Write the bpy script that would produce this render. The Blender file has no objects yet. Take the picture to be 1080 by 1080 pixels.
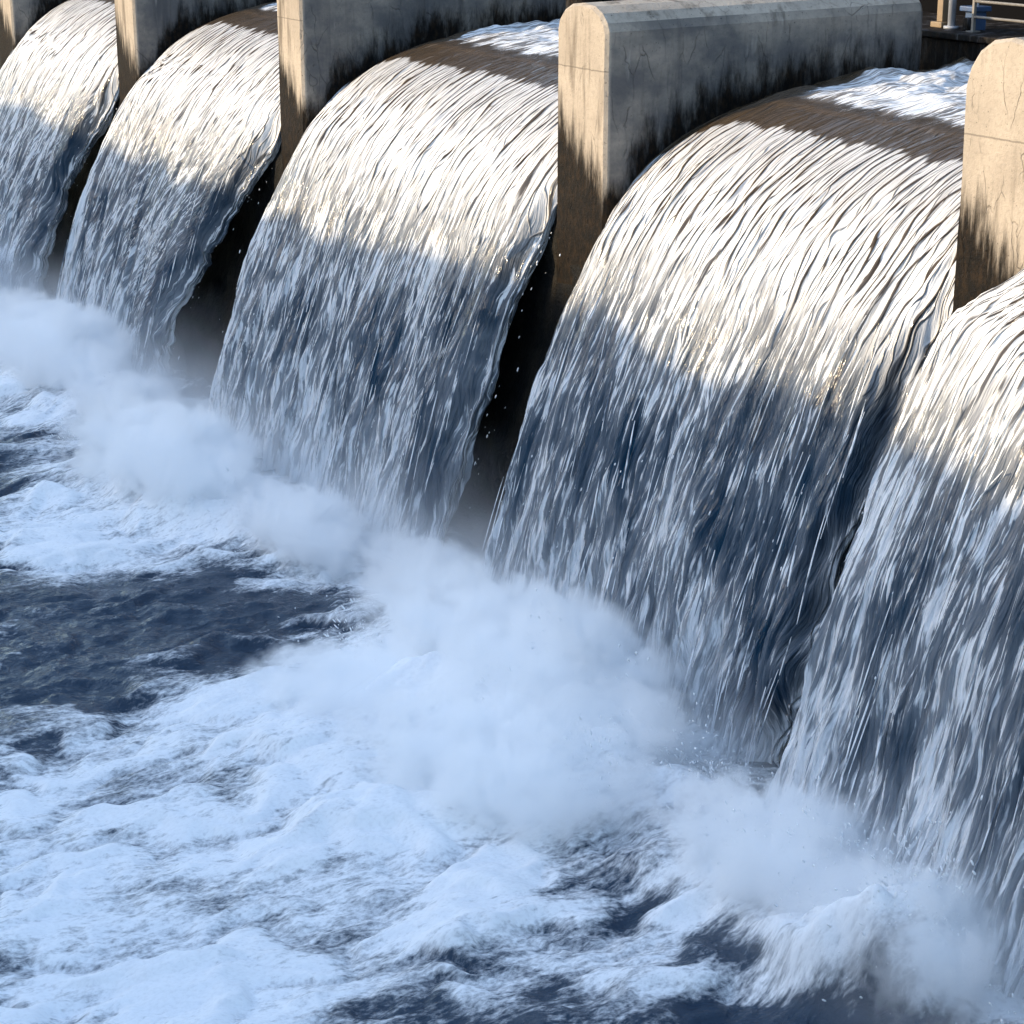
import bpy, bmesh, math, random
import numpy as np
from mathutils import Vector, Matrix

random.seed(4)
RNG = np.random.default_rng(11)
SC = bpy.context.scene
COL = SC.collection
R = math.radians

# ------------------------------------------------------------------ camera
# world: X runs along the weir towards the viewer, Y points upstream, tail water is z = 0
ALPHA, FPX = R(28.7), 2216.0
PITCH = math.atan(696.0 / FPX)
cam_d = bpy.data.cameras.new('camera')
cam = bpy.data.objects.new('camera', cam_d)
COL.objects.link(cam)
SC.camera = cam
fh = Vector((-math.cos(ALPHA), math.sin(ALPHA), 0))
rt = Vector((math.sin(ALPHA), math.cos(ALPHA), 0))
fw = fh * math.cos(PITCH) - Vector((0, 0, 1)) * math.sin(PITCH)
up = fh * math.sin(PITCH) + Vector((0, 0, 1)) * math.cos(PITCH)
m = Matrix((rt, up, -fw)).transposed().to_4x4()
m.translation = Vector((18.88, -11.44, 7.6))
cam.matrix_world = m
cam_d.sensor_width = 36.0
cam_d.lens = 36.0 * FPX / 1080.0
cam_d.clip_start, cam_d.clip_end = 0.1, 2000.0

# ------------------------------------------------------------------ light
SUN_EL, SUN_AZ = R(19.0), math.atan2(-0.42, -0.91)      # low sun from downstream, a little to the far side
w = bpy.data.worlds.new('World')
SC.world = w
w.use_nodes = True
wn = w.node_tree
bg = wn.nodes['Background']
sky = wn.nodes.new('ShaderNodeTexSky')
sky.sky_type = 'NISHITA'
sky.sun_disc = False
sky.sun_elevation = SUN_EL
sky.sun_rotation = SUN_AZ
sky.air_density = 1.0
sky.dust_density = 0.9
sky.ozone_density = 0.25
wn.links.new(sky.outputs[0], bg.inputs[0])
bg.inputs[1].default_value = 0.15
sd = bpy.data.lights.new('sun', 'SUN')
sd.energy = 2.0
sd.angle = R(0.5)
sd.color = (1.0, 0.775, 0.50)
sun = bpy.data.objects.new('sun', sd)
COL.objects.link(sun)
sdir = Vector((math.sin(SUN_AZ) * math.cos(SUN_EL), math.cos(SUN_AZ) * math.cos(SUN_EL), math.sin(SUN_EL)))
sun.rotation_euler = sdir.to_track_quat('Z', 'Y').to_euler()
SC.view_settings.view_transform = 'Standard'
SC.view_settings.look = 'None'
SC.view_settings.exposure = 1.75
SC.view_settings.gamma = 1.0
SC.cycles.max_bounces = 26
SC.cycles.diffuse_bounces = 3
SC.cycles.volume_bounces = 24
SC.cycles.volume_step_rate = 0.35
SC.cycles.volume_max_steps = 96
SC.cycles.use_denoising = True

# ------------------------------------------------------------------ helpers
def tag(o, label=None, cat=None, group=None, kind=None):
    if label: o['label'] = label
    if cat: o['category'] = cat
    if group: o['group'] = group
    if kind: o['kind'] = kind
    return o

def link(name, me, mat=None, parent=None):
    o = bpy.data.objects.new(name, me)
    COL.objects.link(o)
    if mat: me.materials.append(mat)
    if parent: o.parent = parent
    return o

def empty(name, loc=(0, 0, 0)):
    o = bpy.data.objects.new(name, None)
    COL.objects.link(o)
    o.location = loc
    o.empty_display_size = 0.3
    return o

def hash2(ix, iy, seed):
    h = (ix.astype(np.int64) * 374761393 + iy.astype(np.int64) * 668265263 + seed * 1274126177) & 0xffffffff
    h = ((h ^ (h >> 13)) * 1274126177) & 0xffffffff
    h = h ^ (h >> 16)
    return h.astype(np.float64) / 4294967295.0

def noise(x, y, seed=0):
    """gradient noise, about -1..1"""
    ix, iy = np.floor(x), np.floor(y)
    fx, fy = x - ix, y - iy
    ux = fx * fx * fx * (fx * (fx * 6 - 15) + 10)
    uy = fy * fy * fy * (fy * (fy * 6 - 15) + 10)
    def g(dx, dy):
        a = hash2(ix + dx, iy + dy, seed) * 2 * np.pi
        return np.cos(a) * (fx - dx) + np.sin(a) * (fy - dy)
    a = g(0, 0) * (1 - ux) + g(1, 0) * ux
    b = g(0, 1) * (1 - ux) + g(1, 1) * ux
    return (a * (1 - uy) + b * uy) * 1.5

def fbm(x, y, seed=0, octs=4, gain=0.5, lac=2.03):
    s, a = np.zeros(np.broadcast(x, y).shape), 1.0
    for k in range(octs):
        s = s + a * noise(x * lac ** k + 13.7 * k, y * lac ** k - 7.1 * k, seed + k)
        a *= gain
    return s

def ridge(x, y, seed=0, octs=4):
    s, a = np.zeros(np.broadcast(x, y).shape), 1.0
    for k in range(octs):
        s = s + a * (1 - 2 * np.abs(noise(x * 2.07 ** k + 5.3 * k, y * 2.07 ** k + 9.1 * k, seed + k)))
        a *= 0.5
    return s

def sstep(a, b, x):
    t = np.clip((x - a) / (b - a), 0, 1)
    return t * t * (3 - 2 * t)

def grid_mesh(name, P, attrs=None, uv=None):
    """P: (rows, cols, 3) array of points; attrs: point float attributes; uv: (rows, cols, 2)"""
    nr, nc = P.shape[:2]
    idx = np.arange(nr * nc).reshape(nr, nc)
    q = np.stack([idx[:-1, :-1], idx[:-1, 1:], idx[1:, 1:], idx[1:, :-1]], -1).reshape(-1, 4)
    me = bpy.data.meshes.new(name)
    me.vertices.add(nr * nc)
    me.vertices.foreach_set('co', P.reshape(-1).astype(np.float32))
    me.loops.add(q.size)
    me.loops.foreach_set('vertex_index', q.reshape(-1).astype(np.int32))
    me.polygons.add(len(q))
    me.polygons.foreach_set('loop_start', (np.arange(len(q)) * 4).astype(np.int32))
    me.polygons.foreach_set('loop_total', np.full(len(q), 4, np.int32))
    me.update(calc_edges=True)
    me.polygons.foreach_set('use_smooth', np.ones(len(q), bool))
    for k, v in (attrs or {}).items():
        at = me.attributes.new(k, 'FLOAT', 'POINT')
        at.data.foreach_set('value', v.reshape(-1).astype(np.float32))
    if uv is not None:
        at = me.attributes.new('flow', 'FLOAT_VECTOR', 'POINT')
        u3 = np.concatenate([uv.reshape(-1, 2), np.zeros((nr * nc, 1))], 1)
        at.data.foreach_set('vector', u3.reshape(-1).astype(np.float32))
    return me

class NT:
    """small node builder"""
    def __init__(self, name):
        self.mat = bpy.data.materials.new(name)
        self.mat.use_nodes = True
        self.t = self.mat.node_tree
        self.t.nodes.clear()
        self.out = self.t.nodes.new('ShaderNodeOutputMaterial')
    def n(self, typ, inputs=None, **props):
        nd = self.t.nodes.new(typ)
        for k, v in props.items(): setattr(nd, k, v)
        for k, v in (inputs or {}).items(): self.set(nd.inputs[k], v)
        return nd
    def set(self, sock, v):
        if isinstance(v, bpy.types.NodeSocket): self.t.links.new(v, sock)
        else: sock.default_value = v
    def math(self, op, a, b=0.0, c=0.0, clamp=False):
        nd = self.t.nodes.new('ShaderNodeMath'); nd.operation = op; nd.use_clamp = clamp
        self.set(nd.inputs[0], a); self.set(nd.inputs[1], b)
        if op in ('MULTIPLY_ADD', 'COMPARE', 'SMOOTH_MIN', 'SMOOTH_MAX'): self.set(nd.inputs[2], c)
        return nd.outputs[0]
    def smooth(self, v, a, b, lo=0.0, hi=1.0):
        nd = self.t.nodes.new('ShaderNodeMapRange'); nd.interpolation_type = 'SMOOTHSTEP'
        for i, x in enumerate((v, a, b, lo, hi)): self.set(nd.inputs[i], x)
        return nd.outputs[0]
    def vmul(self, v, s):
        nd = self.t.nodes.new('ShaderNodeVectorMath'); nd.operation = 'MULTIPLY'
        self.set(nd.inputs[0], v); nd.inputs[1].default_value = s
        return nd.outputs[0]
    def vadd(self, v, s):
        nd = self.t.nodes.new('ShaderNodeVectorMath'); nd.operation = 'ADD'
        self.set(nd.inputs[0], v); self.set(nd.inputs[1], s)
        return nd.outputs[0]
    def noise(self, vec, scale=1.0, detail=3.0, rough=0.5, dist=0.0):
        nd = self.n('ShaderNodeTexNoise', {'Vector': vec, 'Scale': scale, 'Detail': detail, 'Roughness': rough, 'Distortion': dist})
        return nd.outputs['Fac']
    def mixc(self, f, a, b):
        nd = self.t.nodes.new('ShaderNodeMix'); nd.data_type = 'RGBA'
        self.set(nd.inputs[0], f); self.set(nd.inputs[6], a); self.set(nd.inputs[7], b)
        return nd.outputs[2]
    def mixf(self, f, a, b):
        nd = self.t.nodes.new('ShaderNodeMix'); nd.data_type = 'FLOAT'
        self.set(nd.inputs[0], f); self.set(nd.inputs[2], a); self.set(nd.inputs[3], b)
        return nd.outputs[0]
    def attr(self, name):
        return self.n('ShaderNodeAttribute', attribute_name=name)
    def bump(self, h, dist, strength=1.0, normal=None):
        nd = self.n('ShaderNodeBump', {'Height': h, 'Distance': dist, 'Strength': strength})
        if normal is not None: self.set(nd.inputs['Normal'], normal)
        return nd.outputs[0]
    def finish(self, shader, vol=None):
        if shader is not None: self.t.links.new(shader, self.out.inputs['Surface'])
        if vol is not None: self.t.links.new(vol, self.out.inputs['Volume'])
        return self.mat
    def bsdf(self, **kw):
        names = {'col': 'Base Color', 'rough': 'Roughness', 'spec': 'Specular IOR Level', 'metal': 'Metallic', 'nor': 'Normal',
                 'ior': 'IOR', 'sss': 'Subsurface Weight'}
        nd = self.t.nodes.new('ShaderNodeBsdfPrincipled')
        for k, v in kw.items(): self.set(nd.inputs[names[k]], v)
        return nd.outputs[0]

def rgb(r, g, b): return (r, g, b, 1.0)

# ------------------------------------------------------------------ materials
def concrete(name, c1, c2, stain=1.0, joint=None):
    t = NT(name)
    P = t.n('ShaderNodeTexCoord').outputs['Object']
    sep = t.n('ShaderNodeSeparateXYZ', {0: P}).outputs
    big = t.noise(P, 1.3, 5, 0.6)
    fine = t.noise(P, 22.0, 5, 0.65)
    col = t.mixc(t.smooth(big, 0.3, 0.7), c1, c2)
    col = t.mixc(t.smooth(fine, 0.45, 0.75, 0, 0.35), col, rgb(0.16, 0.145, 0.125))
    # vertical drip stains
    drip = t.noise(t.vmul(P, (5.0, 5.0, 0.45)), 1.0, 5, 0.62)
    drip = t.math('MULTIPLY', t.smooth(drip, 0.50, 0.68), t.smooth(t.noise(P, 1.1, 2), 0.36, 0.58))
    col = t.mixc(t.math('MULTIPLY', drip, 0.75 * stain), col, rgb(0.06, 0.045, 0.03))
    pit = t.noise(P, 42.0, 2, 0.5)
    col = t.mixc(t.smooth(pit, 0.66, 0.74, 0, 0.7), col, rgb(0.05, 0.04, 0.03))
    # big stain blotches on the flanks, deepened to paint in the flanks' shade too
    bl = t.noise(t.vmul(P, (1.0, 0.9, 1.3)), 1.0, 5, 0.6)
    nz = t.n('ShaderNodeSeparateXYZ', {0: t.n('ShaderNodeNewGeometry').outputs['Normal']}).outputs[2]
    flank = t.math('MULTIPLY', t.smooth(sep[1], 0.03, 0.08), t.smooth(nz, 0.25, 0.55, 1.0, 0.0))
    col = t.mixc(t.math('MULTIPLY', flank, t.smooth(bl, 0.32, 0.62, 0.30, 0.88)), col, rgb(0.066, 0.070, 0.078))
    # pale lime runs
    lime = t.noise(t.vadd(t.vmul(P, (7.0, 4.0, 0.6)), (3.3, 1.0, 9.0)), 1.0, 4, 0.6)
    col = t.mixc(t.smooth(lime, 0.62, 0.76, 0, 0.45), col, rgb(0.52, 0.49, 0.44))
    # hair cracks
    wp = t.vadd(P, t.vmul(t.n('ShaderNodeTexNoise', {'Vector': P, 'Scale': 3.0, 'Detail': 4.0}).outputs['Color'], (0.16, 0.16, 0.16)))
    vor = t.n('ShaderNodeTexVoronoi', {'Vector': t.vmul(wp, (2.2, 2.2, 0.55)), 'Scale': 1.9}, feature='DISTANCE_TO_EDGE').outputs['Distance']
    crack = t.math('MULTIPLY', t.smooth(vor, 0.0, 0.013, 1, 0), t.smooth(t.noise(P, 1.7, 2), 0.48, 0.6))
    col = t.mixc(t.math('MULTIPLY', crack, 0.4), col, rgb(0.03, 0.026, 0.022))
    if joint is not None:
        jl = t.math('ABSOLUTE', t.math('SUBTRACT', sep[2], t.math('MULTIPLY_ADD', t.noise(P, 9.0, 2), 0.02, joint)))
        col = t.mixc(t.math('MULTIPLY', t.smooth(jl, 0.003, 0.011, 0.6, 0.0), t.smooth(sep[1], 0.02, 0.05, 1.0, 0.0)), col, rgb(0.1, 0.085, 0.07))
    # algae and wet band over the water line ('wet' is height above the water)
    wet = t.attr('wet').outputs['Fac']
    wn_ = t.math('MULTIPLY_ADD', t.noise(t.vmul(P, (6.0, 3.0, 0.8)), 1.6, 6, 0.7), 1.5, -0.80)
    wet2 = t.math('ADD', wet, wn_)
    alg = t.mixc(t.smooth(t.noise(t.vmul(P, (1, 1, 0.5)), 16.0, 6, 0.75), 0.42, 0.68), rgb(0.002, 0.002, 0.002), rgb(0.020, 0.012, 0.006))
    col = t.mixc(t.smooth(wet2, -0.05, 0.50, 0.985, 0.0), col, alg)
    h = t.math('ADD', t.math('MULTIPLY', fine, 0.5), t.math('MULTIPLY', t.noise(P, 70.0, 3), 0.25))
    h = t.math('SUBTRACT', h, t.math('MULTIPLY', crack, 0.6))
    h = t.math('ADD', h, t.math('MULTIPLY', big, 1.5))
    nor = t.bump(h, 0.02, 0.8)
    rough = t.smooth(wet2, 0.0, 0.4, 0.6, 0.85)
    return t.finish(t.bsdf(col=col, rough=rough, nor=nor, spec=t.smooth(wet2, 0.0, 0.4, 0.08, 0.25)))

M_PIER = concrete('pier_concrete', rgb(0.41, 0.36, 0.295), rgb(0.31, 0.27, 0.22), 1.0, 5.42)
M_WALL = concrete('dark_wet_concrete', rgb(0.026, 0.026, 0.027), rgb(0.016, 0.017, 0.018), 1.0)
M_SLAB = concrete('slab_concrete', rgb(0.34, 0.35, 0.37), rgb(0.27, 0.28, 0.30), 0.3)

def plain(name, c, rough=0.5, metal=0.0, amount=0.3, spec=0.5):
    t = NT(name)
    P = t.n('ShaderNodeTexCoord').outputs['Object']
    nz = t.noise(P, 9.0, 5, 0.6)
    col = t.mixc(t.smooth(nz, 0.4, 0.75, 0, amount), c, rgb(0.07, 0.05, 0.035))
    return t.finish(t.bsdf(col=col, rough=rough, metal=metal, spec=spec, nor=t.bump(nz, 0.004, 0.5)))

M_RAIL = plain('weathered_galvanised_steel', rgb(0.20, 0.19, 0.175), 0.5, 0.3)
M_POST = plain('ochre_painted_steel', rgb(0.20, 0.145, 0.085), 0.6)
M_PIPE = plain('grey_painted_steel', rgb(0.30, 0.33, 0.38), 0.4)
M_BLUE = plain('blue_painted_steel', rgb(0.035, 0.075, 0.16), 0.45)
M_DARK = plain('backdrop_black', rgb(0.003, 0.003, 0.0035), 0.9, 0.0, 0.0, 0.05)  # near-black colour painting the unlit void behind the railing

def weir_material():
    t = NT('algae_covered_weir')
    P = t.n('ShaderNodeTexCoord').outputs['Object']
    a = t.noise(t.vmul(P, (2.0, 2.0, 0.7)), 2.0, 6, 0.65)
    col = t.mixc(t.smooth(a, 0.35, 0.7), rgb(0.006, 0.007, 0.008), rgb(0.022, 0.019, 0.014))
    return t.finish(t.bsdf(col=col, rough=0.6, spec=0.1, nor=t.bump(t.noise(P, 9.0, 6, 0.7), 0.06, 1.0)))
M_WEIR = weir_material()

C_DEEP = rgb(0.006, 0.034, 0.070)
C_FOAM = rgb(0.85, 0.88, 0.905)

def fall_material():
    """foam strands over clear dark water; 'flow' = metres across, metres along the stream"""
    t = NT('falling_water')
    F = t.attr('flow').outputs['Vector']
    cov = t.attr('cover').outputs['Fac']        # how aerated the water is
    lo = t.attr('lower').outputs['Fac']         # 0 on the crest, 1 at the foot
    soft = t.attr('soft').outputs['Fac']
    # sideways wander of the strands
    wv = t.n('ShaderNodeTexNoise', {'Vector': t.vmul(F, (1.2, 0.45, 1)), 'Scale': 1.0, 'Detail': 2.0}).outputs['Color']
    wv2 = t.n('ShaderNodeTexNoise', {'Vector': t.vmul(F, (6.0, 1.5, 1)), 'Scale': 1.0, 'Detail': 2.0}).outputs['Color']
    W = t.vadd(F, t.vmul(wv, (0.22, 0.25, 0)))
    W = t.vadd(W, t.vmul(wv2, (0.055, 0.12, 0)))
    # scale-like ripples of the crest, split by thin dark lines
    Wx = t.n('ShaderNodeSeparateXYZ', {0: W}).outputs[0]
    def line(freq, wander, vec):
        ph_ = t.math('MULTIPLY_ADD', t.noise(vec, 1.0, 2.0, 0.5), wander, t.math('MULTIPLY', Wx, freq))
        return t.math('ABSOLUTE', t.math('SINE', t.math('MULTIPLY', ph_, math.pi)))
    v1 = line(8.0, 4.0, t.vmul(W, (1.8, 0.55, 1)))
    v2 = line(14.0, 5.0, t.vadd(t.vmul(W, (3.0, 1.0, 1)), (4.4, 9.1, 0)))
    patch = t.noise(t.vmul(W, (2.2, 0.55, 1)), 1.0, 3, 0.55)
    lw = t.smooth(t.noise(t.vmul(W, (3.0, 0.8, 1)), 1.0, 3, 0.6), 0.34, 0.66, 0.15, 0.95)
    cells = t.math('MULTIPLY', t.smooth(v1, 0.0, lw), t.smooth(v2, -0.10, 0.42, 0.25, 1))
    cellv = t.math('MULTIPLY_ADD', t.math('SUBTRACT', patch, 0.5), 0.22, cells)
    # veils and long bright strands of the falling part
    s1 = t.noise(t.vmul(W, (6.0, 0.42, 1)), 1.0, 3, 0.55)
    s2 = t.noise(t.vmul(W, (23.0, 1.35, 1)), 1.0, 4, 0.62)
    s2b = t.noise(t.vadd(t.vmul(W, (42.0, 2.2, 1)), (7.7, 3.1, 0)), 1.0, 2, 0.55)
    s3 = t.noise(t.vmul(W, (1.5, 0.8, 1)), 1.0, 3, 0.5)
    base = t.math('ADD', t.math('MULTIPLY', t.math('SUBTRACT', s1, 0.5), 2.2), t.math('MULTIPLY', t.math('SUBTRACT', s3, 0.5), 2.0))
    cc = t.math('SUBTRACT', cov, 0.5)
    veil = t.math('ADD', t.math('ADD', base, t.math('MULTIPLY', t.math('SUBTRACT', s2, 0.5), 1.2)), t.math('MULTIPLY', cc, 2.2))
    veil = t.math('MULTIPLY', t.smooth(veil, -0.75, 0.95), t.math('MULTIPLY_ADD', soft, 0.36, 0.16))
    sw = t.math('MULTIPLY_ADD', soft, 0.34, 0.05)
    stv = t.math('ADD', t.math('MULTIPLY', t.math('SUBTRACT', s2, 0.5), 3.2), t.math('MULTIPLY', t.math('SUBTRACT', s2b, 0.5), 2.0))
    stv = t.math('ADD', t.math('MULTIPLY_ADD', base, 0.45, stv), t.math('MULTIPLY_ADD', cc, 1.7, -0.36))
    stk = t.smooth(stv, t.math('MULTIPLY', sw, -1.0), sw)
    fall = t.math('MAXIMUM', veil, stk)
    thr = t.math('SUBTRACT', 1.0, cov)
    ribs = t.noise(t.vmul(W, (15.0, 0.7, 1)), 1.0, 2, 0.5)
    near = t.smooth(lo, 0.02, 0.25, 1.0, 0.0)
    cellv = t.math('MULTIPLY_ADD', t.math('SUBTRACT', ribs, 0.5), 0.7, cellv)
    crest = t.smooth(cellv, t.math('SUBTRACT', thr, 0.20), t.math('ADD', thr, 0.26))
    crest = t.math('MULTIPLY', crest, t.math('MULTIPLY_ADD', near, -0.40, 0.97))
    tl = t.smooth(t.math('MULTIPLY_ADD', t.math('SUBTRACT', s3, 0.5), 0.3, lo), 0.16, 0.40)
    foam = t.mixf(tl, crest, fall)
    v = t.mixf(tl, cellv, t.math('MULTIPLY_ADD', stv, 0.45, 0.5))
    hair = t.noise(t.vmul(W, (60.0, 2.2, 1)), 1.0, 3, 0.6)
    foam2 = t.math('MULTIPLY', foam, t.smooth(hair, 0.25, 0.6, 0.72, 1.0))
    h = t.math('ADD', t.math('MULTIPLY', v, 0.9), t.math('MULTIPLY', hair, 0.35))
    nor = t.bump(h, 0.055, 0.9)
    nor2 = t.bump(h, 0.05, 0.6)
    fb = t.bsdf(col=C_FOAM, rough=0.5, spec=0.2, nor=nor)
    brown = t.attr('brown').outputs['Fac']
    deep = t.mixc(brown, C_DEEP, rgb(0.060, 0.042, 0.024))
    wb = t.bsdf(col=deep, rough=0.10, spec=0.5, ior=1.33, nor=nor2)
    mx = t.n('ShaderNodeMixShader', {0: foam2, 1: wb, 2: fb})
    return t.finish(mx.outputs[0])
M_FALL = fall_material()

def strand_material():
    t = NT('loose_water_strands')
    P = t.n('ShaderNodeTexCoord').outputs['Object']
    n1 = t.noise(t.vmul(P, (9, 9, 3)), 1.0, 4)
    fb = t.bsdf(col=C_FOAM, rough=0.25, spec=0.5)
    wb = t.bsdf(col=rgb(0.10, 0.14, 0.19), rough=0.08, ior=1.33)
    mx = t.n('ShaderNodeMixShader', {0: t.smooth(n1, 0.38, 0.58), 1: wb, 2: fb})
    return t.finish(mx.outputs[0])
M_STRAND = strand_material()

def pool_material():
    t = NT('foaming_pool')
    P = t.n('ShaderNodeTexCoord').outputs['Object']
    foam = t.attr('foam').outputs['Fac']
    # the stream drags everything along Y
    wv = t.n('ShaderNodeTexNoise', {'Vector': P, 'Scale': 1.1, 'Detail': 3.0}).outputs['Color']
    W = t.vadd(P, t.vmul(wv, (0.55, 0.4, 0)))
    n1 = t.noise(t.vmul(W, (2.4, 1.0, 1)), 1.0, 6, 0.62)
    n2 = t.noise(t.vmul(P, (15.0, 6.5, 1)), 1.0, 8, 0.72)
    n3 = t.noise(t.vmul(P, (40.0, 22.0, 1)), 1.0, 4, 0.65)
    big = t.noise(t.vmul(W, (1.3, 0.5, 1)), 1.0, 4, 0.6)
    bub = t.n('ShaderNodeTexVoronoi', {'Vector': t.vmul(W, (26.0, 15.0, 1)), 'Scale': 1.0}, feature='SMOOTH_F1', voronoi_dimensions='2D').outputs['Distance']
    d = t.math('ADD', t.math('MULTIPLY', n1, 0.50), t.math('MULTIPLY', n2, 0.85))
    d = t.math('ADD', d, t.math('MULTIPLY', n3, 0.35))
    d = t.math('ADD', d, t.math('MULTIPLY', big, 0.55))
    stre = t.noise(t.vmul(W, (11.0, 1.1, 1)), 1.0, 4, 0.6)
    d = t.math('MULTIPLY_ADD', stre, 0.55, d)
    d = t.math('SUBTRACT', d, 1.40)
    d = t.math('MULTIPLY_ADD', t.math('SUBTRACT', bub, 0.45), 0.16, d)
    v = t.math('MULTIPLY_ADD', d, 1.5, foam)
    f = t.smooth(v, 0.20, 1.02)
    f = t.math('MULTIPLY', f, t.smooth(n3, 0.25, 0.6, 0.88, 1.0))
    hf = t.math('ADD', t.math('MULTIPLY', n2, 0.6), t.math('MULTIPLY', n3, 0.3))
    rip = t.noise(t.vmul(W, (9.0, 5.0, 1)), 1.0, 5, 0.6)
    fb = t.bsdf(col=C_FOAM, rough=0.6, spec=0.3, nor=t.bump(hf, 0.035, 0.45))
    wb = t.bsdf(col=rgb(0.014, 0.033, 0.062), rough=0.08, ior=1.33, nor=t.bump(t.math('ADD', rip, t.math('MULTIPLY', n2, 0.3)), 0.055, 0.9))
    mx = t.n('ShaderNodeMixShader', {0: f, 1: wb, 2: fb})
    return t.finish(mx.outputs[0])
M_POOL = pool_material()

def drop_material():
    t = NT('water_drops')
    return t.finish(t.bsdf(col=rgb(0.86, 0.88, 0.90), rough=0.25, ior=1.33))
M_DROP = drop_material()

def mist_material():
    t = NT('mist')
    G = t.n('ShaderNodeTexCoord').outputs['Generated']
    P = t.vmul(t.n('ShaderNodeTexCoord').outputs['Object'], (3.2, 1.4, 1.0))
    s = t.n('ShaderNodeSeparateXYZ', {0: G}).outputs
    n1 = t.noise(P, 1.3, 4, 0.55)
    def bell(c, e0, e1):
        return t.math('MULTIPLY', t.smooth(c, 0.0, e0), t.smooth(c, 1 - e1, 1.0, 1.0, 0.0))
    d = t.math('MULTIPLY', bell(s[0], 0.12, 0.12), bell(s[1], 0.4, 0.3))
    d = t.math('MULTIPLY', d, t.smooth(t.math('ADD', s[2], t.math('MULTIPLY_ADD', n1, 0.9, -0.45)), 0.05, 0.85, 1.0, 0.0))
    d = t.math('MULTIPLY', d, t.math('MULTIPLY', 0.9, t.smooth(n1, 0.25, 0.7, 0.3, 1.3)))
    vol = t.n('ShaderNodeVolumePrincipled', {'Color': rgb(0.99, 0.995, 1.0), 'Density': d, 'Anisotropy': 0.1})
    return t.finish(None, vol.outputs[0])
M_MIST = mist_material()

def shade_bank_material():
    t = NT('shade_bank_ground')
    P = t.n('ShaderNodeTexCoord').outputs['Object']
    n = t.noise(P, 0.7, 6, 0.7)
    col = t.mixc(t.smooth(n, 0.35, 0.65), rgb(0.03, 0.045, 0.02), rgb(0.10, 0.09, 0.055))
    return t.finish(t.bsdf(col=col, rough=0.9, nor=t.bump(n, 0.4)))
M_SHADE_BANK = shade_bank_material()

# ------------------------------------------------------------------ large structure
# stream profile over the weir (Y, Z)
PROF = np.array([(5.2, 5.33), (4.2, 5.32), (3.2, 5.30), (2.5, 5.27), (1.9, 5.19), (1.3, 5.04), (0.85, 4.86), (0.45, 4.60), (0.1, 4.28),
                 (-0.2, 3.90), (-0.45, 3.45), (-0.72, 2.86), (-0.97, 2.24), (-1.22, 1.50), (-1.45, 0.74), (-1.62, 0.05), (-1.72, -0.4)])
def resample(P, n):
    for _ in range(2):          # Chaikin smoothing
        Q = [P[0]]
        for a, b in zip(P[:-1], P[1:]): Q += [0.75 * a + 0.25 * b, 0.25 * a + 0.75 * b]
        Q.append(P[-1]); P = np.array(Q)
    L = np.concatenate([[0], np.cumsum(np.hypot(*np.diff(P, axis=0).T))])
    s = np.linspace(0, L[-1], n)
    return np.stack([np.interp(s, L, P[:, 0]), np.interp(s, L, P[:, 1])], 1), s
def water_z(y):
    P, _ = resample(PROF, 400)
    return np.interp(y, P[::-1, 0], P[::-1, 1])

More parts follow.
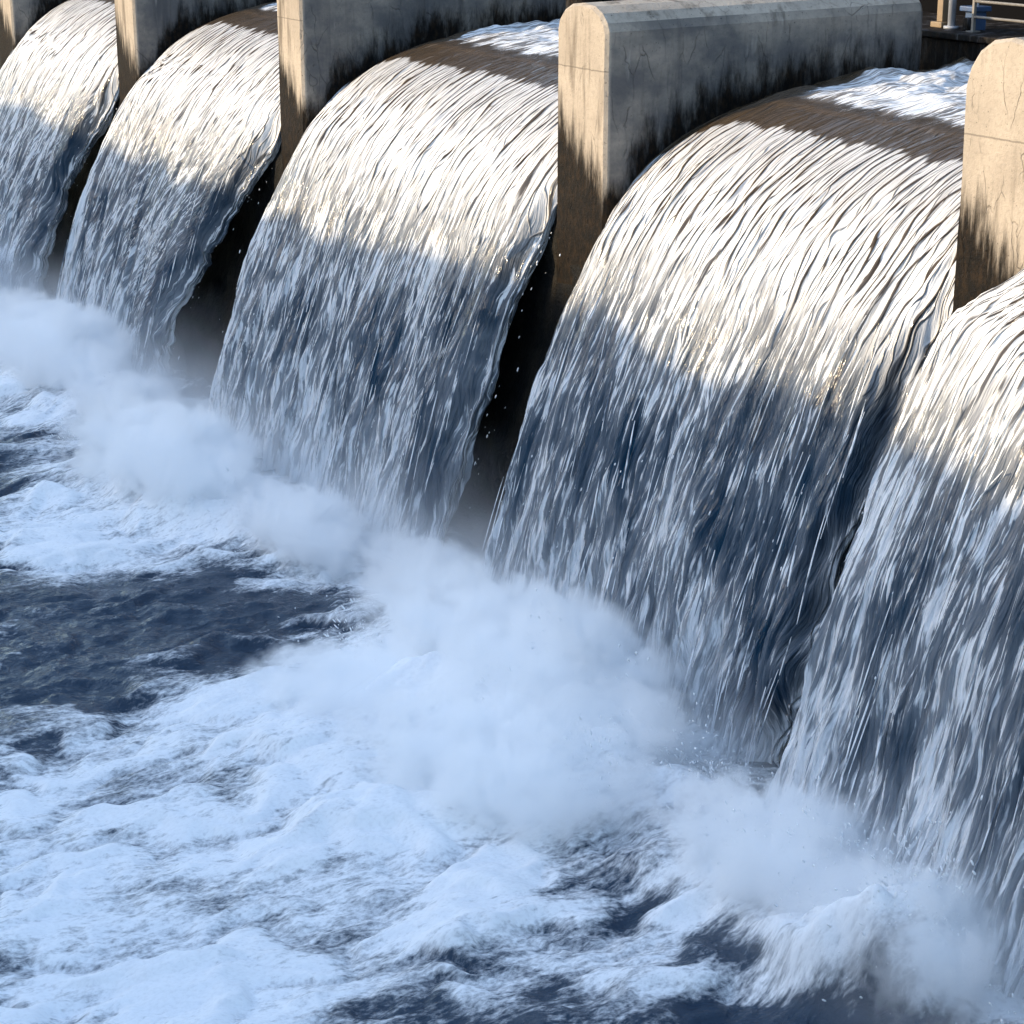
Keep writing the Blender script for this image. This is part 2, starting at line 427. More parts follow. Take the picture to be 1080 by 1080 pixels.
PIERS = [  # name part, X left, X right, height at apex, description
    (-1.02, 0.0, 6.10, 'concrete pier in the middle of the row, its whole long shaded side in view'),
    (5.57, 6.62, 6.22, 'cracked concrete pier nearest the viewer, dark runs down its round-headed sunlit nose'),
    (-8.80, -7.95, 6.42, 'concrete pier with a dark-stained side standing next left of the middle pier'),
    (-15.83, -14.86, 6.45, 'narrow sunlit concrete pier second from the far end of the weir'),
    (-23.10, -22.05, 6.45, 'farthest concrete pier, just a strip of sunlit nose at the corner of the weir'),
]
def build_pier(x0, x1, top, label):
    hw, xc = (x1 - x0) / 2, (x0 + x1) / 2
    arch = 0.40 if x0 > 3 else 0.27
    sh = top - arch                                   # shoulder of the rounded head
    sec = [(-1.0, -0.8), (-1.0, 2.4), (-1.0, 3.6), (-1.0, 4.4), (-1.0, 5.1), (-1.0, sh - 0.15), (-1.0, sh)]
    for k in range(1, 8):
        a = math.pi - math.pi * k / 8
        sec.append((math.copysign(abs(math.cos(a)) ** 0.85, math.cos(a)), sh + arch * math.sin(a) ** 1.15))
    sec += [(-u, z) for u, z in sec[:7][::-1]]
    ys = [0.0, 0.035] + list(np.linspace(0.25, 4.10, 24)) + [4.15]
    bm = bmesh.new()
    rows = []
    for i, y in enumerate(ys):
        k = 0.035 if i in (0, len(ys) - 1) else 0.0   # eased front and rear arrises
        rows.append([bm.verts.new((xc + u * (hw - k), y, z - (k * 0.8 if z > 3 else 0) + 0.02 * y * (z > 5.3))) for u, z in sec])
    for a, b in zip(rows[:-1], rows[1:]):
        for j in range(len(sec) - 1):
            bm.faces.new((a[j], a[j + 1], b[j + 1], b[j]))
    # the two ends, filled in strips
    n = len(sec)
    for r_, flip in ((rows[0], False), (rows[-1], True)):
        for j in range(n // 2):
            if n - 1 - j <= j + 1: 
                if n - 1 - j == j + 1: pass
                continue
            vs = [r_[j], r_[n - 1 - j], r_[n - 2 - j], r_[j + 1]]
            vs = list(dict.fromkeys(vs))
            if len(vs) > 2: bm.faces.new(vs[::-1] if flip else vs)
    bmesh.ops.recalc_face_normals(bm, faces=bm.faces)
    bmesh.ops.subdivide_edges(bm, edges=[e for e in bm.edges if e.calc_length() > 0.3], cuts=2, use_grid_fill=True)
    me = bpy.data.meshes.new('concrete_pier')
    bm.to_mesh(me); bm.free()
    co = np.empty(len(me.vertices) * 3, np.float32); me.vertices.foreach_get('co', co)
    co = co.reshape(-1, 3)
    wz = water_z(co[:, 1]) - 0.12
    # the nose stands dry down to about z = 4.1; below that it is green with algae
    lim = np.where(co[:, 1] < 0.3, 4.35 - 0.4 * (co[:, 0] - xc) / hw, wz)
    at = me.attributes.new('wet', 'FLOAT', 'POINT')
    at.data.foreach_set('value', (co[:, 2] - lim).astype(np.float32))
    # slight unevenness of the cast faces
    d = 0.012 * fbm(co[:, 1] * 1.3 + co[:, 0] * 0.7, co[:, 2] * 1.3, 7, 3)
    co[:, 0] += d
    me.vertices.foreach_set('co', co.reshape(-1))
    me.update()
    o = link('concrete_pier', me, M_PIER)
    return tag(o, label, 'pier', 'concrete piers between the cascades')
for x0, x1, top, lab in PIERS: build_pier(x0, x1, top, lab)

# the weir itself, seen only in the gaps
def build_weir():
    P, s = resample(PROF, 60)
    P = P[P[:, 1] > -0.3]
    tang = np.gradient(P, axis=0); tang /= np.linalg.norm(tang, axis=1)[:, None]
    nrm = np.stack([tang[:, 1], -tang[:, 0]], 1)       # outwards
    nrm *= np.sign(nrm[:, 1:2] - nrm[:, 0:1])
    depth = 0.28 + 0.5 * sstep(4.3, 2.5, P[:, 1])
    Q = P - nrm * depth[:, None]
    Q = np.vstack([Q, [[Q[-1, 0] + .02, -1.0]]])
    xs = np.linspace(-46, 24, 141)
    G = np.zeros((len(Q), len(xs), 3))
    G[..., 0] = xs[None]; G[..., 1] = Q[:, None, 0]; G[..., 2] = Q[:, None, 1]
    G[..., 1] += 0.05 * fbm(G[..., 0] * 2, G[..., 2] * 2, 3)
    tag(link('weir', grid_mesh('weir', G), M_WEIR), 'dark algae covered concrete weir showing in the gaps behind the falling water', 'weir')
build_weir()

# ------------------------------------------------------------------ the cascades
def cascade(x0, x1, label, nx, ns, seed, spread_l=0.0, spread_r=0.0, strands=200, shift=0.0, lush=0.0):
    prof, s = resample(PROF, ns)
    tang = np.gradient(prof, axis=0); tang /= np.linalg.norm(tang, axis=1)[:, None]
    nrm = np.stack([-tang[:, 1], tang[:, 0]], 1)
    nrm *= np.sign((nrm[:, 1] - nrm[:, 0]))[:, None]
    s_c = np.interp(0.9, prof[::-1, 0], s[::-1])        # arc length at the lip
    L = s[-1] - s_c
    u = np.linspace(0, 1, nx)
    prof = prof + np.array([-shift, 0]) * sstep(3.0, 0.8, prof[:, :1])
    S, Ug = np.meshgrid(s, u, indexing='ij')
    t = (S - s_c) / L                                   # <0 upstream, 1 at the foot
    tp = np.clip(t, 0, 1)
    # ragged edges
    fade = sstep(0.05, 0.35, t)
    eL = x0 - spread_l * sstep(0.10, 0.22, tp) + fade * (0.10 * fbm(S * 0.8, S * 0 + 1.5, seed + 1, 4, 0.45) * (0.4 + tp))
    eR = x1 + spread_r * sstep(0.2, 0.8, tp) - fade * (0.17 + 0.16 * (fbm(S * 0.75, S * 0 + 4.5, seed + 2, 4, 0.4) + 0.4) * (0.1 + 1.4 * tp))
    eL = np.where(t < 0.05, np.maximum(eL, x0 + 0.004), eL)
    eR = np.where(t < 0.05, np.minimum(eR, x1 - 0.004), eR)
    X = eL + (eR - eL) * Ug
    wob = 0.05 * fbm(X * 1.2, S * 0.7, seed + 3, 3) * fade * 0.5
    Xn = X + wob * np.minimum(Ug, 1 - Ug) * 4
    d_l, d_r = X - x0, (x1 - x0) * (1 - Ug)                            # distances from the piers
    # relief across the stream
    a1 = 0.010 + 0.022 * sstep(0.0, 0.15, t) + 0.075 * sstep(0.25, 0.9, t)
    wx = X + 0.10 * noise(X * 1.1, S * 0.45, seed + 5)
    r1 = fbm(wx * 5.5, S * 0.42, seed + 6, 4, 0.6)
    r2 = ridge(wx * 8.0, S * 0.7, seed + 7, 2)
    big = fbm(X * 0.7, S * 0.35, seed + 8, 2)
    lift = a1 * (0.9 * r1 + 0.30 * r2) + 0.10 * big * sstep(0.1, 0.8, t)
    up_w = sstep(-0.02, -0.5, t)                         # boiling foam upstream of the lip
    lift += up_w * 0.10 * fbm(X * 1.8, S * 1.3, seed + 9, 4) - 0.03 * up_w
    # the water draws down beside the piers
    lift -= ((0.0 if shift else 0.16) * np.exp(-(d_l / 0.35) ** 2) + 0.10 * np.exp(-(d_r / 0.3) ** 2)) * sstep(-0.55, 0.0, t) * sstep(0.55, 0.1, t)
    # rounded strand of water along both free edges
    lift -= 0.25 * ((0.15 if shift else 1.0) * np.exp(-(Ug * (eR - eL) / 0.10) ** 2) + np.exp(-((1 - Ug) * (eR - eL) / 0.12) ** 2)) * sstep(0.12, 0.3, t)
    Y = prof[:, 0][:, None] + nrm[:, 0][:, None] * lift
    Z = prof[:, 1][:, None] + nrm[:, 1][:, None] * lift
    P = np.stack([Xn, Y, Z], -1)
    # the right-hand edge of the nappe turns inwards and shows its thickness
    kf = 14
    F = np.repeat(P[:, -1:, :], kf, 1)
    q = np.linspace(0, 1, kf + 1)[1:]
    inn = (0.15 * sstep(0.12, 0.4, t[:, :1]) + 0.02)
    jag = 1 + 0.45 * fbm(S[:, :1] * 0.5 + 0 * q, S[:, :1] * 0 + q[None] * 3, seed + 12, 3)
    F[..., 1] -= nrm[:, 0][:, None] * inn * q[None] * jag
    F[..., 2] -= nrm[:, 1][:, None] * inn * q[None] * jag
    F[..., 0] += (0.07 * fbm(S[:, :1] * 0.5 + 0 * q, q[None] * 5 + 0 * S[:, :1], seed + 13, 3) - 0.10 * q[None] ** 2) * sstep(0.1, 0.3, t[:, :1])
    P = np.concatenate([P, F], 1)
    sL = x0 - spread_l * sstep(0.10, 0.22, tp)             # edges without their raggedness: the strands run straight
    sR = x1 + spread_r * sstep(0.2, 0.8, tp)
    U0 = x0 + (x1 - x0) * (X - sL) / (sR - sL)
    uvx = np.concatenate([U0, U0[:, -1:] + 0.30 * q[None]], 1)
    Sx = np.concatenate([S, np.repeat(S[:, :1], kf, 1)], 1)
    T = (Sx - s_c) / L
    DR = np.concatenate([d_r, np.repeat(d_r[:, -1:], kf, 1) * 0], 1)
    DL = np.concatenate([d_l, np.repeat(d_l[:, -1:], kf, 1)], 1)
    # aeration
    cov = 0.60 + 0.08 * fbm(uvx * 0.8, Sx * 0.5, seed + 15, 3)
    cov += (-0.05 + lush) * sstep(0.28, 0.50, T) + 0.12 * sstep(0.60, 0.85, T) + 0.35 * sstep(0.82, 1.0, T)
    cov -= 0.30 * sstep(1.1, 0.1, DR) * sstep(0.22, 0.5, T) * sstep(1.0, 0.75, T)
    cov += 0.22 * sstep(0.5, 0.0, DL) * sstep(0.3, 0.5, T)
    YN = np.concatenate([np.repeat(prof[:, :1], P.shape[1], 1)], 1)
    lip = sstep(0.98, 1.16, YN + 0.10 * fbm(uvx * 5.5, Sx * 0.8, seed + 17, 3) + 0.45 * sstep(0.9, 0.1, DL))
    up_f = sstep(1.62, 1.95, YN + 0.12 * fbm(uvx * 2.5, Sx * 1.5, seed + 16, 3) - 1.6 * sstep(0.9, 0.1, DL))
    cov = (cov + (0.78 - cov) * sstep(1.3, 1.8, YN)) * (1 - lip * (1 - up_f)) - 0.25 * lip * (1 - up_f)
    cov -= 0.5 * sstep(0.3, 0.0, DL) * sstep(0.15, -0.1, T)
    cov += 0.28 * (sstep(0.10, 0.0, DR) * sstep(0.2, 0.4, T)) + 0.15 * fbm(uvx * 2.5, Sx * 0.8, seed + 19, 3) * sstep(0.3, 0.5, T)
    lower = np.clip(T, 0, 1)
    low_up = lower + 0.5 * sstep(1.3, 1.8, YN)              # streaky foam upstream rather than scales
    soft = 0.15 + 0.85 * sstep(0.35, 1.0, T) + 0.6 * sstep(-0.2, -0.4, T)
    brown = sstep(0.55, 0.1, T)
    me = grid_mesh('cascade', P, {'cover': np.clip(cov, -0.5, 1.4), 'lower': low_up, 'soft': np.clip(soft, 0, 1), 'brown': brown},
                   np.stack([uvx + seed * 3.1, Sx], -1))
    # root: the sheet of water itself
    o = link('cascade', me, M_FALL)
    tag(o, label, 'cascade', 'cascades pouring between the piers')
    # loose strands thrown clear of the sheet
    if strands:
        V, Fc = [], []
        rg = np.random.default_rng(seed + 77)
        for _ in range(strands):
            tt = 0.24 + 0.7 * rg.random() ** 0.8
            i0 = int(np.searchsorted((s - s_c) / L, tt))
            ln = 0.35 + 1.1 * rg.random() ** 2
            ux = 0.05 + 0.92 * rg.random() if rg.random() < 0.75 else 1 - 0.16 * rg.random() ** 2
            j = int(ux * (nx - 1))
            rad = 0.0025 + 0.007 * rg.random() ** 2
            off = 0.015 + 0.11 * rg.random() ** 2
            npt = 7
            lean = 0.010 * rg.standard_normal()
            ph, am = rg.random() * 6, 0.018 * rg.random()
            base = len(V)
            for k in range(npt):
                ii = min(ns - 2, i0 + int(k / (npt - 1) * ln / (s[1] - s[0])))
                p = np.array([P[i0, j, 0], prof[ii, 0], prof[ii, 1]]) + np.array([0, nrm[ii, 0], nrm[ii, 1]]) * (off + 0.04)
                p = p + np.array([am * math.sin(ph + k * 0.55), 0, 0])
                rr = rad * math.sin(math.pi * (k + 0.35) / npt) + 0.002
                for a in range(5):
                    an = a * 2 * math.pi / 5
                    V.append((p[0] + lean * k + rr * math.cos(an) * 1.3, p[1] + rr * math.sin(an) * abs(nrm[ii, 0]), p[2] + rr * math.sin(an) * abs(nrm[ii, 1])))
            for k in range(npt - 1):
                for a in range(5):
                    b = (a + 1) % 5
                    Fc.append((base + k * 5 + a, base + k * 5 + b, base + k * 5 + 5 + b, base + k * 5 + 5 + a))
        m2 = bpy.data.meshes.new('loose_strands')
        m2.from_pydata(V, [], Fc); m2.update()
        m2.polygons.foreach_set('use_smooth', np.ones(len(m2.polygons), bool))
        tag(link('loose_strands', m2, M_STRAND, o), kind='stuff')
    return o, P

CASC = [
    (0.0, 5.57, 'broadest cascade in full view, pouring between the middle pier and the nearest pier', 520, 420, 10, 0.0, 0.05, 150),
    (6.62, 13.2, 'nearest cascade, cut off by the edge of the picture beside the cracked pier', 560, 420, 20, 0.42, 0.0, 150, 0.56),
    (-7.95, -1.02, 'cascade left of the middle pier, with a dark ragged right-hand edge curling under', 480, 360, 30, 0.1, 0.0, 130, 0.0, 0.06),
    (-14.86, -8.80, 'second cascade from the far end, half its curve lit by the sun', 340, 280, 40, 0.2, -1.3, 70, 0.0, 0.08),
    (-22.05, -15.83, 'farthest cascade, bluish and partly cut off by the left border', 280, 240, 50, 0.2, -0.9, 50, 0.0, 0.14),
]
SHEETS = [cascade(*c) for c in CASC]

# ------------------------------------------------------------------ pool below the weir
def axis(parts):
    out = []
    for a, b, st in parts: out.append(np.arange(a, b, st))
    return np.concatenate(out + [[parts[-1][1]]])
def pool():
    xs = axis([(-160, -60, 5), (-60, -28, 0.4), (-28, -10, 0.075), (-10, 10.4, 0.034), (10.4, 20, 0.2), (20, 90, 5)])
    ys = axis([(-34, -14, 1.0), (-14, -9, 0.15), (-9.0, -0.6, 0.036), (-0.6, -0.25, 0.1)])
    Y, X = np.meshgrid(ys, xs, indexing='ij')
    foam = np.full(X.shape, 0.31) + 0.20 * fbm(X * 0.9, Y * 0.45, 55, 4)
    h = np.zeros(X.shape)
    def blob(cx, cy, rx, ry, rot=0.0, p=1.0):
        c, s_ = math.cos(R(rot)), math.sin(R(rot))
        dx, dy = X - cx + 0.35 * N1, Y - cy + 0.35 * N2
        a, b = (dx * c + dy * s_) / rx, (-dx * s_ + dy * c) / ry
        return np.exp(-(a * a + b * b) ** p)
    N1, N2 = fbm(X * 0.8, Y * 0.8, 61, 4), fbm(X * 0.8, Y * 0.8, 71, 4)
    # foam: x, y, rx, ry, rot, amount
    for cx, cy, rx, ry, rot, am in [
        (3.6, -3.1, 3.0, 2.0, 0, 1.0),      # the great boil under the broadest cascade
        (3.0, -5.0, 2.1, 2.2, 20, 0.72), (4.6, -6.3, 1.9, 2.0, 0, 0.66), (5.6, -4.9, 1.5, 1.8, 0, 0.62),
        (2.2, -6.3, 0.9, 0.9, 0, 0.40), (6.0, -7.2, 1.4, 1.2, 0, 0.5),
        (2.9, -7.3, 1.3, 1.0, 0, 0.55), (5.2, -8.2, 1.4, 0.9, 0, 0.45), (7.0, -6.6, 1.0, 0.9, 0, 0.40),
        (7.6, -2.5, 1.7, 0.75, 10, 0.9), (8.9, -2.1, 1.3, 0.8, 0, 0.7), (6.4, -2.9, 1.0, 0.8, 0, 0.5),
        (7.3, -3.7, 1.9, 1.7, 0, 0.22), (7.25, -4.2, 0.30, 0.85, 10, 0.75), (8.2, -3.7, 0.26, 1.4, -25, 0.6), (7.4, -3.2, 0.2, 1.0, -20, 0.4),
        (-4.6, -3.3, 2.6, 1.5, 10, 0.95), (-3.6, -4.9, 1.7, 1.1, 20, 0.65), (-2.6, -2.6, 2.2, 0.8, 0, 0.7), (-0.6, -1.8, 1.6, 0.6, 0, 0.55),
        (-11.5, -2.6, 3.8, 1.4, 0, 0.95), (-19.5, -2.8, 5.0, 1.6, 0, 1.0), (-8.8, -1.6, 1.6, 0.6, 0, 0.6), (-30, -3, 6, 2, 0, 0.8),
        (-1.6, -2.0, 1.6, 0.7, 0, 0.35), (-9.8, -3.8, 2.2, 1.3, 0, 0.5)]:
        foam += am * blob(cx, cy, rx, ry, rot, 1.3)
    for cx, cy, rx, ry, rot, am in [
        (-0.6, -5.0, 1.1, 1.5, 20, 0.45), (-8.6, -4.2, 0.6, 0.8, 0, 0.2), (1.6, -6.9, 0.35, 0.4, 0, 0.3), (3.6, -6.9, 0.3, 0.55, 0, 0.28), (4.4, -8.0, 0.4, 0.5, 0, 0.28),
        (6.75, -3.9, 0.3, 0.5, 0, 0.30), (7.6, -3.3, 0.3, 0.6, 0, 0.3), (7.75, -5.0, 0.35, 0.8, 0, 0.45), (8.9, -3.3, 0.4, 1.0, 0, 0.3), (8.5, -4.6, 0.5, 0.8, 0, 0.25), (6.95, -3.5, 0.25, 0.5, 0, 0.35), (5.9, -1.4, 0.25, 0.3, 0, 0.2),
        (4.9, -2.9, 0.35, 0.5, 0, 0.15)]:
        foam -= am * blob(cx, cy, rx, ry, rot, 1.2)
    foam = np.clip(foam, -0.1, 1.15)
    # heights
    for cx, cy, rx, ry, rot, am in [
        (3.2, -3.0, 2.1, 1.15, 0, 0.66), (5.2, -2.8, 1.0, 0.8, 0, 0.42), (1.2, -2.6, 0.8, 0.7, 0, 0.25), (3.8, -4.7, 2.2, 1.4, 0, 0.24),
        (7.6, -2.75, 1.3, 0.6, 8, 0.62), (8.9, -2.7, 0.7, 0.5, 0, 0.66), (7.2, -4.1, 0.22, 0.7, 10, 0.14), (8.1, -3.6, 0.2, 1.2, -25, 0.12), (6.9, -5.4, 0.4, 1.2, 0, 0.10),
        (-5.0, -3.3, 1.7, 0.85, 10, 0.60), (-2.7, -2.9, 1.2, 0.6, 0, 0.28), (-11.8, -2.6, 2.6, 0.9, 0, 0.62), (-19.5, -2.7, 3.5, 1.0, 0, 0.75)]:
        h += am * blob(cx, cy, rx, ry, rot, 1.0)
    fz = np.clip(foam, 0, 1)
    wx, wy = X + 0.30 * N2, Y + 0.3 * N1
    def billow(x, y, seed, octs, gain=0.5):
        r, a_ = np.zeros(x.shape), 1.0
        for k in range(octs):
            r += a_ * (2.4 * np.abs(noise(x * 2.1 ** k + 3.3 * k, y * 2.1 ** k - 1.7 * k, seed + k)) - 0.8)
            a_ *= gain
        return r
    h *= 0.72 * (1 + 0.25 * fbm(wx * 1.3, wy * 1.0, 79, 2, 0.5))
    h += 0.060 * fbm(wx * 1.3, wy * 0.6, 81, 4, 0.5)
    bl = billow(wx * 0.95 + 0.25 * noise(X * 2, Y * 2, 5), wy * 0.50, 91, 3, 0.42)
    h += fz * 0.085 * bl
    core = np.clip(blob(3.6, -3.5, 2.6, 1.9, 20, 1.5) + blob(7.8, -2.4, 1.6, 0.6, 10, 1.5) + blob(-4.8, -3.2, 2.2, 1.1, 10, 1.5), 0, 1)
    foam -= (1 - 0.85 * core) * (0.42 * sstep(0.15, -0.75, bl) + 0.20 * sstep(0.05, 0.55, fbm(wx * 0.75, wy * 0.35, 58, 3)))
    # grey water dragged out from under the front of the great boil
    foam -= 0.22 * blob(5.9, -3.5, 0.45, 0.6, 0) + 0.18 * blob(6.6, -3.4, 0.4, 0.6, 0)
    h += (1 - fz) * 0.030 * ridge(wx * 2.6, wy * 1.3, 93, 4)
    h += 0.010 * fbm(wx * 6.0, wy * 2.4, 95, 4, 0.6)
    far = sstep(-60, -30, X) * sstep(20, 12, X) * sstep(-16, -12, Y)
    h *= far
    P = np.stack([X, Y, h], -1)
    tag(link('tail_water', grid_mesh('tail_water', P, {'foam': foam}), M_POOL), kind='structure')
    return xs, ys, h
pxs, pys, ph = pool()

# river above the weir and bed under everything
def upstream():
    xs = axis([(-160, -30, 5), (-30, 16, 0.25), (16, 90, 5)])
    ys = axis([(4.75, 9, 0.25), (9, 240, 10)])
    Y, X = np.meshgrid(ys, xs, indexing='ij')
    Z = 5.30 + 0.03 * fbm(X, Y, 5, 3) * sstep(12, 8, Y)
    f = 0.75 * sstep(9, 5, Y) + 0 * X
    tag(link('upper_water', grid_mesh('upper_water', np.stack([X, Y, Z], -1), {'foam': f}), M_POOL), kind='structure')
upstream()

def shade_bank():
    """unseen slope added across the pool so that its shade lies on the lower falls"""
    dist = 29.4 / math.cos(math.atan2(0.42, 0.91))
    top = 3.0 + math.tan(SUN_EL) * dist  # crest of the added slope, set to lay its shadow edge across the falls
    xs = np.arange(-150, 90.1, 0.6)
    v = np.linspace(0, 1, 40)
    V, X = np.meshgrid(v, xs, indexing='ij')
    Y = -24 - 12 * V
    Z = -0.8 + (top + 0.8) * sstep(0, 0.5, V) * 1.0
    Z += 0.36 * fbm(X * 0.7, V * 0 + 3.3, 33, 4) * sstep(0.2, 0.5, V) + 0.25 * fbm(X * 0.5, Y * 0.5, 34, 4) * np.sin(np.pi * V) * sstep(0.5, 0.3, V)
    Z = np.where(V > 0.75, np.minimum(Z, top * (1 - V) / 0.25 * 1.0 + 0.0), Z)
    tag(link('shade_bank', grid_mesh('shade_bank', np.stack([X, Y, Z], -1)), M_SHADE_BANK), kind='structure')
shade_bank()

def box(bm, x0, x1, y0, y1, z0, z1, bev=0.0):
    vs = [bm.verts.new((x, y, z)) for x in (x0, x1) for y in (y0, y1) for z in (z0, z1)]
    fs = [bm.faces.new([vs[i] for i in q]) for q in ((0, 1, 3, 2), (4, 6, 7, 5), (0, 4, 5, 1), (2, 3, 7, 6), (0, 2, 6, 4), (1, 5, 7, 3))]
    if bev:
        es = {e for f in fs for e in f.edges}
        bmesh.ops.bevel(bm, geom=list(es), offset=bev, segments=2, profile=0.6, affect='EDGES')
def bm_obj(name, bm, mat, parent=None, smooth=False):
    bmesh.ops.recalc_face_normals(bm, faces=bm.faces)
    me = bpy.data.meshes.new(name); bm.to_mesh(me); bm.free()
    if smooth: me.polygons.foreach_set('use_smooth', np.ones(len(me.polygons), bool))
    return link(name, me, mat, parent)
def tube(bm, p0, p1, r, n=12):
    p0, p1 = Vector(p0), Vector(p1)
    d = (p1 - p0).normalized()
    a = d.orthogonal().normalized(); b = d.cross(a)
    ra = [bm.verts.new(p0 + (a * math.cos(k * 2 * math.pi / n) + b * math.sin(k * 2 * math.pi / n)) * r) for k in range(n)]
    rb = [bm.verts.new(p1 + (a * math.cos(k * 2 * math.pi / n) + b * math.sin(k * 2 * math.pi / n)) * r) for k in range(n)]
    for k in range(n): bm.faces.new((ra[k], ra[(k + 1) % n], rb[(k + 1) % n], rb[k]))
    bm.faces.new(ra[::-1]); bm.faces.new(rb)

# ------------------------------------------------------------------ works behind the weir (upper right corner)
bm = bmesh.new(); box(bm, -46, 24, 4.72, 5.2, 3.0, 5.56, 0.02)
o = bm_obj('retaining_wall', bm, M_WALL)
tag(o, 'dark wet retaining wall across the stream behind the piers', 'wall')
bm = bmesh.new(); box(bm, -46, 24, 4.66, 6.6, 5.565, 5.635, 0.012)
o = bm_obj('walkway', bm, M_SLAB); tag(o, kind='structure')

rl = empty('metal_railing', (0.0, 5.0, 5.635))
tag(rl, 'pale metal railing with thin rails standing on the walkway behind the nearest pier', 'railing')
for z in (0.17, 0.345, 0.6, 0.95):
    bm = bmesh.new(); tube(bm, (-0.14, 0, z), (6.0, 0, z), 0.016 if z < .9 else 0.022)
    bm_obj('rail', bm, M_RAIL, rl, True)
for x in (-0.16, 1.4, 2.9, 4.4, 5.9):
    bm = bmesh.new(); box(bm, x - 0.018, x + 0.018, -0.02, 0.02, 0.0, 0.98, 0.004); box(bm, x - 0.06, x + 0.06, -0.06, 0.06, 0.0, 0.014)
    bm_obj('post', bm, M_RAIL, rl)

bm = bmesh.new(); box(bm, -0.93, -0.83, 5.1, 5.2, 5.70, 7.6, 0.01); box(bm, -0.98, -0.78, 5.05, 5.25, 5.636, 5.70, 0.01)
tag(bm_obj('steel_column', bm, M_POST), 'ochre steel column catching the sun behind the end of the middle pier', 'column')
bm = bmesh.new(); tube(bm, (-0.66, 5.1, 5.66), (-0.66, 5.1, 7.6), 0.045, 16); tube(bm, (-0.66, 5.1, 5.636), (-0.66, 5.1, 5.665), 0.09, 16)
tag(bm_obj('standing_pipe', bm, M_PIPE, None, True), 'thin grey upright pipe with a foot flange beside the ochre column', 'pipe')
vb = empty('valve_cabinet', (-0.36, 5.2, 5.636))
tag(vb, 'blue valve cabinet with a jutting lid between the upright pipe and the railing', 'cabinet')
bm = bmesh.new(); box(bm, -0.09, 0.07, -0.08, 0.10, 0.0, 0.21, 0.01); bm_obj('body', bm, M_BLUE, vb)
bm = bmesh.new(); box(bm, -0.14, 0.11, -0.13, 0.14, 0.212, 0.27, 0.012); bm_obj('lid', bm, M_BLUE, vb)
bm = bmesh.new(); tube(bm, (0, 0, 0.27), (0, 0, 0.50), 0.03); tube(bm, (-0.12, 0, 0.50), (0.12, 0, 0.50), 0.022); bm_obj('spindle', bm, M_PIPE, vb)
bm = bmesh.new(); box(bm, 0.03, 0.12, -0.22, -0.12, 0.0, 0.15, 0.01)
o = bm_obj('plinth', bm, M_SLAB, vb)
bm = bmesh.new(); box(bm, -12, 24, 6.65, 6.9, 4.0, 8.6, 0.02)  # plain black panel where there is only darkness behind the walkway
tag(bm_obj('black_backdrop', bm, M_DARK), 'black panel standing in for the dark void behind the railing', 'wall')

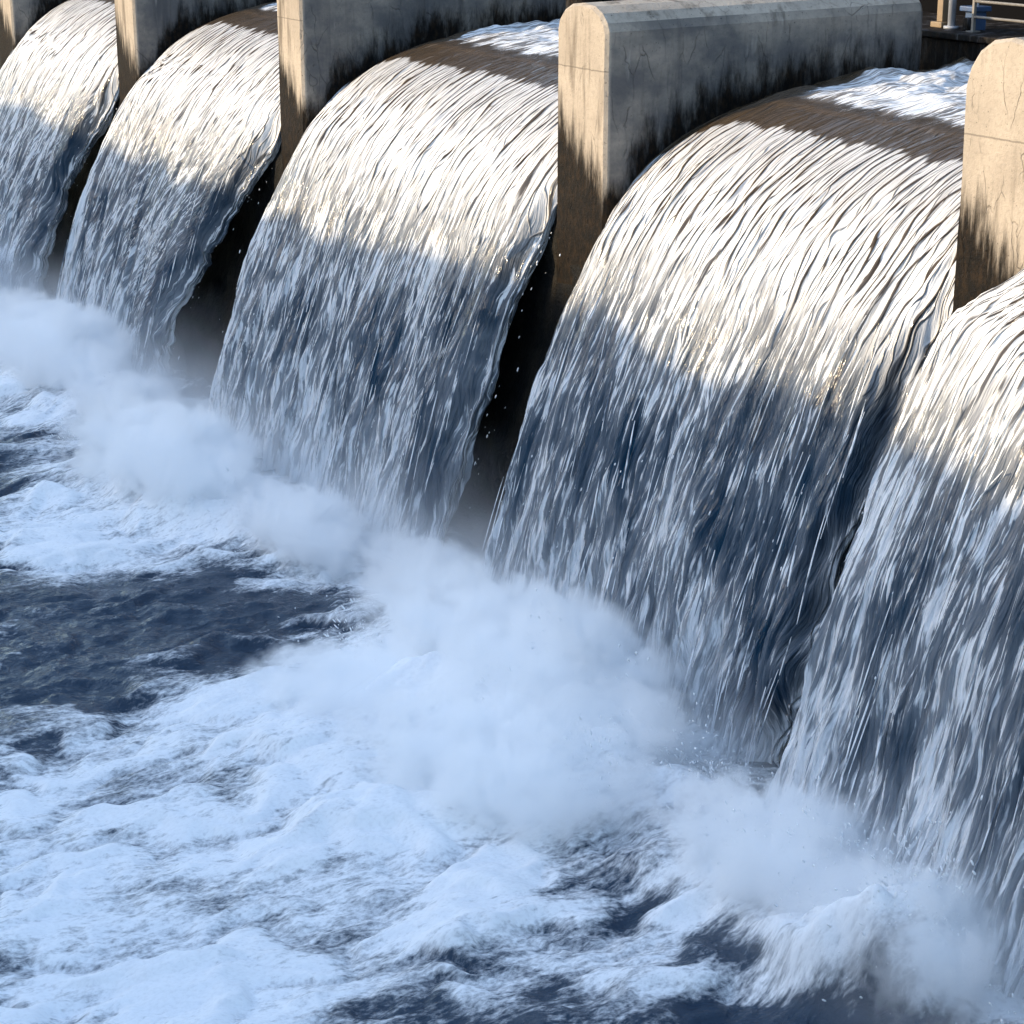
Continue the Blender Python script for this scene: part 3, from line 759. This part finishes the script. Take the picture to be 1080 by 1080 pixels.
# ------------------------------------------------------------------ spray and mist
def drops():
    V, F = [], []
    def drop(p, r, st, dirv):
        b = len(V)
        d = np.array(dirv) / np.linalg.norm(dirv)
        a = np.cross(d, [0.3, 0.9, 0.1]); a /= np.linalg.norm(a); c = np.cross(d, a)
        V.append(tuple(p + d * r * st))
        for ring in (0.45, -0.45):
            for k in range(5):
                an = k * 2 * math.pi / 5 + ring
                V.append(tuple(p + d * r * st * ring + (a * math.cos(an) + c * math.sin(an)) * r * 0.9))
        V.append(tuple(p - d * r * st))
        for k in range(5):
            k2 = (k + 1) % 5
            F.append((b, b + 1 + k, b + 1 + k2))
            F.append((b + 1 + k, b + 6 + k, b + 6 + k2, b + 1 + k2))
            F.append((b + 11, b + 6 + k2, b + 6 + k))
    rg = RNG
    for (o, P), c in zip(SHEETS, CASC):
        nr, nc = P.shape[:2]
        for _ in range(45):                               # off the right-hand edge
            i = int(nr * (0.58 + 0.4 * rg.random()))
            p = P[i, nc - 15] + np.array([0.02 + 0.45 * rg.random() ** 2, -0.1 + 0.3 * rg.random(), 0.1 * rg.standard_normal()])
            drop(p, 0.003 + 0.007 * rg.random() ** 2, 1.5 + 2.5 * rg.random(), (0.1 * rg.standard_normal(), -0.35, -1))
        for _ in range(50):                               # in front of the sheet
            i = int(nr * (0.72 + 0.27 * rg.random())); j = int(rg.random() * (nc - 15))
            p = P[i, j] + np.array([0, -0.08 - 0.25 * rg.random() ** 2, 0.04])
            drop(p, 0.003 + 0.006 * rg.random() ** 2, 1.6 + 2.5 * rg.random(), (0.1 * rg.standard_normal(), -0.35, -1))
    for cx, cy, sx, sy, n in [(3.0, -2.6, 1.6, 0.7, 260), (7.6, -1.9, 1.0, 0.4, 260), (-5, -3.1, 1.6, 0.6, 120), (8.7, -1.6, 0.3, 0.3, 90), (5.4, -2.2, .5, .5, 120)]:
        for _ in range(n):
            x, y = cx + sx * rg.standard_normal(), cy + sy * rg.standard_normal()
            i, j = np.clip(np.searchsorted(pys, y), 0, len(pys) - 1), np.clip(np.searchsorted(pxs, x), 0, len(pxs) - 1)
            z = ph[i, j] + 0.01 + 0.28 * rg.random() ** 2.5
            drop(np.array([x, y, z]), 0.004 + 0.008 * rg.random() ** 2, 1 + rg.random(), (rg.standard_normal(), rg.standard_normal(), 1))
    for cx, cy, sx, sy, top, n in [(3.2, -2.6, 1.9, 0.55, 0.95, 1500), (7.2, -2.6, 0.9, 0.35, 0.85, 900), (8.6, -2.5, 0.5, 0.3, 0.8, 700), (5.6, -2.4, 0.5, 0.5, 0.6, 500),
                                   (-5.2, -3.0, 1.6, 0.5, 0.8, 500), (0.4, -2.0, 0.4, 0.3, 0.5, 250)]:
        knots = [(cx + sx * rg.standard_normal(), cy + sy * rg.standard_normal(), 0.35 + 0.65 * rg.random()) for _ in range(14)]
        for _ in range(n):
            kx, ky, kh = knots[int(rg.integers(14))]
            dx, dy = 0.20 * rg.standard_normal(), 0.16 * rg.standard_normal()
            x, y = kx + dx, ky + dy
            i, j = np.clip(np.searchsorted(pys, y), 0, len(pys) - 1), np.clip(np.searchsorted(pxs, x), 0, len(pxs) - 1)
            z = ph[i, j] + 0.02 + top * kh * rg.random() ** 1.8 * math.exp(-(dx * dx + dy * dy) / 0.10)
            drop(np.array([x, y, z]), 0.003 + 0.008 * rg.random() ** 2.5, 1.2 + 2.5 * rg.random(), (2 * dx + 0.1 * rg.standard_normal(), 2 * dy - 0.2, 0.6))
    me = bpy.data.meshes.new('spray')
    me.from_pydata(V, [], F); me.update()
    me.polygons.foreach_set('use_smooth', np.ones(len(me.polygons), bool))
    tag(link('spray', me, M_DROP), 'fine drops of spray flying off the edges and feet of the cascades', 'spray', kind='stuff')
drops()

def plume_material():
    t = NT('dense_spray')
    P = t.n('ShaderNodeTexCoord').outputs['Object']          # unit ball before the object's own scale
    n1 = t.noise(t.vmul(P, (2.6, 1.9, 1.5)), 1.0, 5, 0.6)
    n2 = t.noise(t.vmul(P, (8.5, 5.5, 4.2)), 1.0, 5, 0.65)
    ln = t.n('ShaderNodeVectorMath', {0: P}, operation='LENGTH').outputs['Value']
    d = t.math('SUBTRACT', 1.0, ln)
    d = t.math('ADD', d, t.math('MULTIPLY_ADD', n1, 2.8, -1.50))
    d = t.math('ADD', d, t.math('MULTIPLY_ADD', n2, 2.2, -1.10))
    d = t.math('MULTIPLY', t.smooth(d, 0.0, 0.42), t.smooth(ln, 0.60, 1.0, 1.0, 0.0))
    d = t.math('MULTIPLY', d, 7.5)
    vol = t.n('ShaderNodeVolumePrincipled', {'Color': rgb(0.988, 0.995, 1.0), 'Density': d, 'Anisotropy': 0.0})
    return t.finish(None, vol.outputs[0])
M_PLUME = plume_material()

def ball(name, mat, c, r, rot=0.0, label=None):
    bm = bmesh.new()
    bmesh.ops.create_icosphere(bm, subdivisions=3, radius=1.0)
    o = bm_obj(name, bm, mat, None, True)
    o.location = c; o.scale = r; o.rotation_euler = (0, 0, R(rot))
    return tag(o, label, name.replace('_', ' '), kind='stuff')

def mist():
    for c_ in CASC:
        x0, x1, sh_ = c_[0], c_[1], (c_[9] if len(c_) > 9 else 0.0)
        ball('mist', M_MIST, ((x0 + x1) / 2, -2.3 - sh_ * 0.7, 0.50), ((x1 - x0) / 2 + 0.6, 1.35, 1.15), 0, 'pale mist hanging over the foot of a cascade')
    for gx in (-0.75, -9.4, -16.6):
        ball('mist', M_MIST, (gx, -1.5, 0.5), (1.5, 1.3, 1.5), 0, 'pale mist filling the gap between two cascades')
    for c, r, rot in [((3.2, -2.75, 0.40), (3.0, 1.25, 1.0), 0), ((4.6, -3.7, 0.22), (1.9, 1.25, 0.75), 20), ((2.3, -4.0, 0.12), (1.4, 1.1, 0.5), 20),
                      ((7.2, -2.75, 0.22), (1.5, 0.95, 0.78), 8), ((8.7, -2.75, 0.25), (1.0, 0.8, 0.80), 0),
                      ((-5.2, -3.2, 0.35), (2.3, 1.15, 0.95), 10), ((-2.4, -2.6, 0.2), (1.7, 0.8, 0.6), 0), ((-12.2, -2.5, 0.3), (3.4, 1.3, 0.9), 0), ((-8.9, -2.5, 0.15), (1.8, 0.9, 0.6), 0), ((-0.2, -2.1, 0.15), (1.3, 0.7, 0.6), 0), ((-19.5, -2.6, 0.4), (3.8, 1.4, 1.15), 0)]:
        ball('spray_plume', M_PLUME, c, r, rot, 'billowing white spray over the boiling water')
mist()
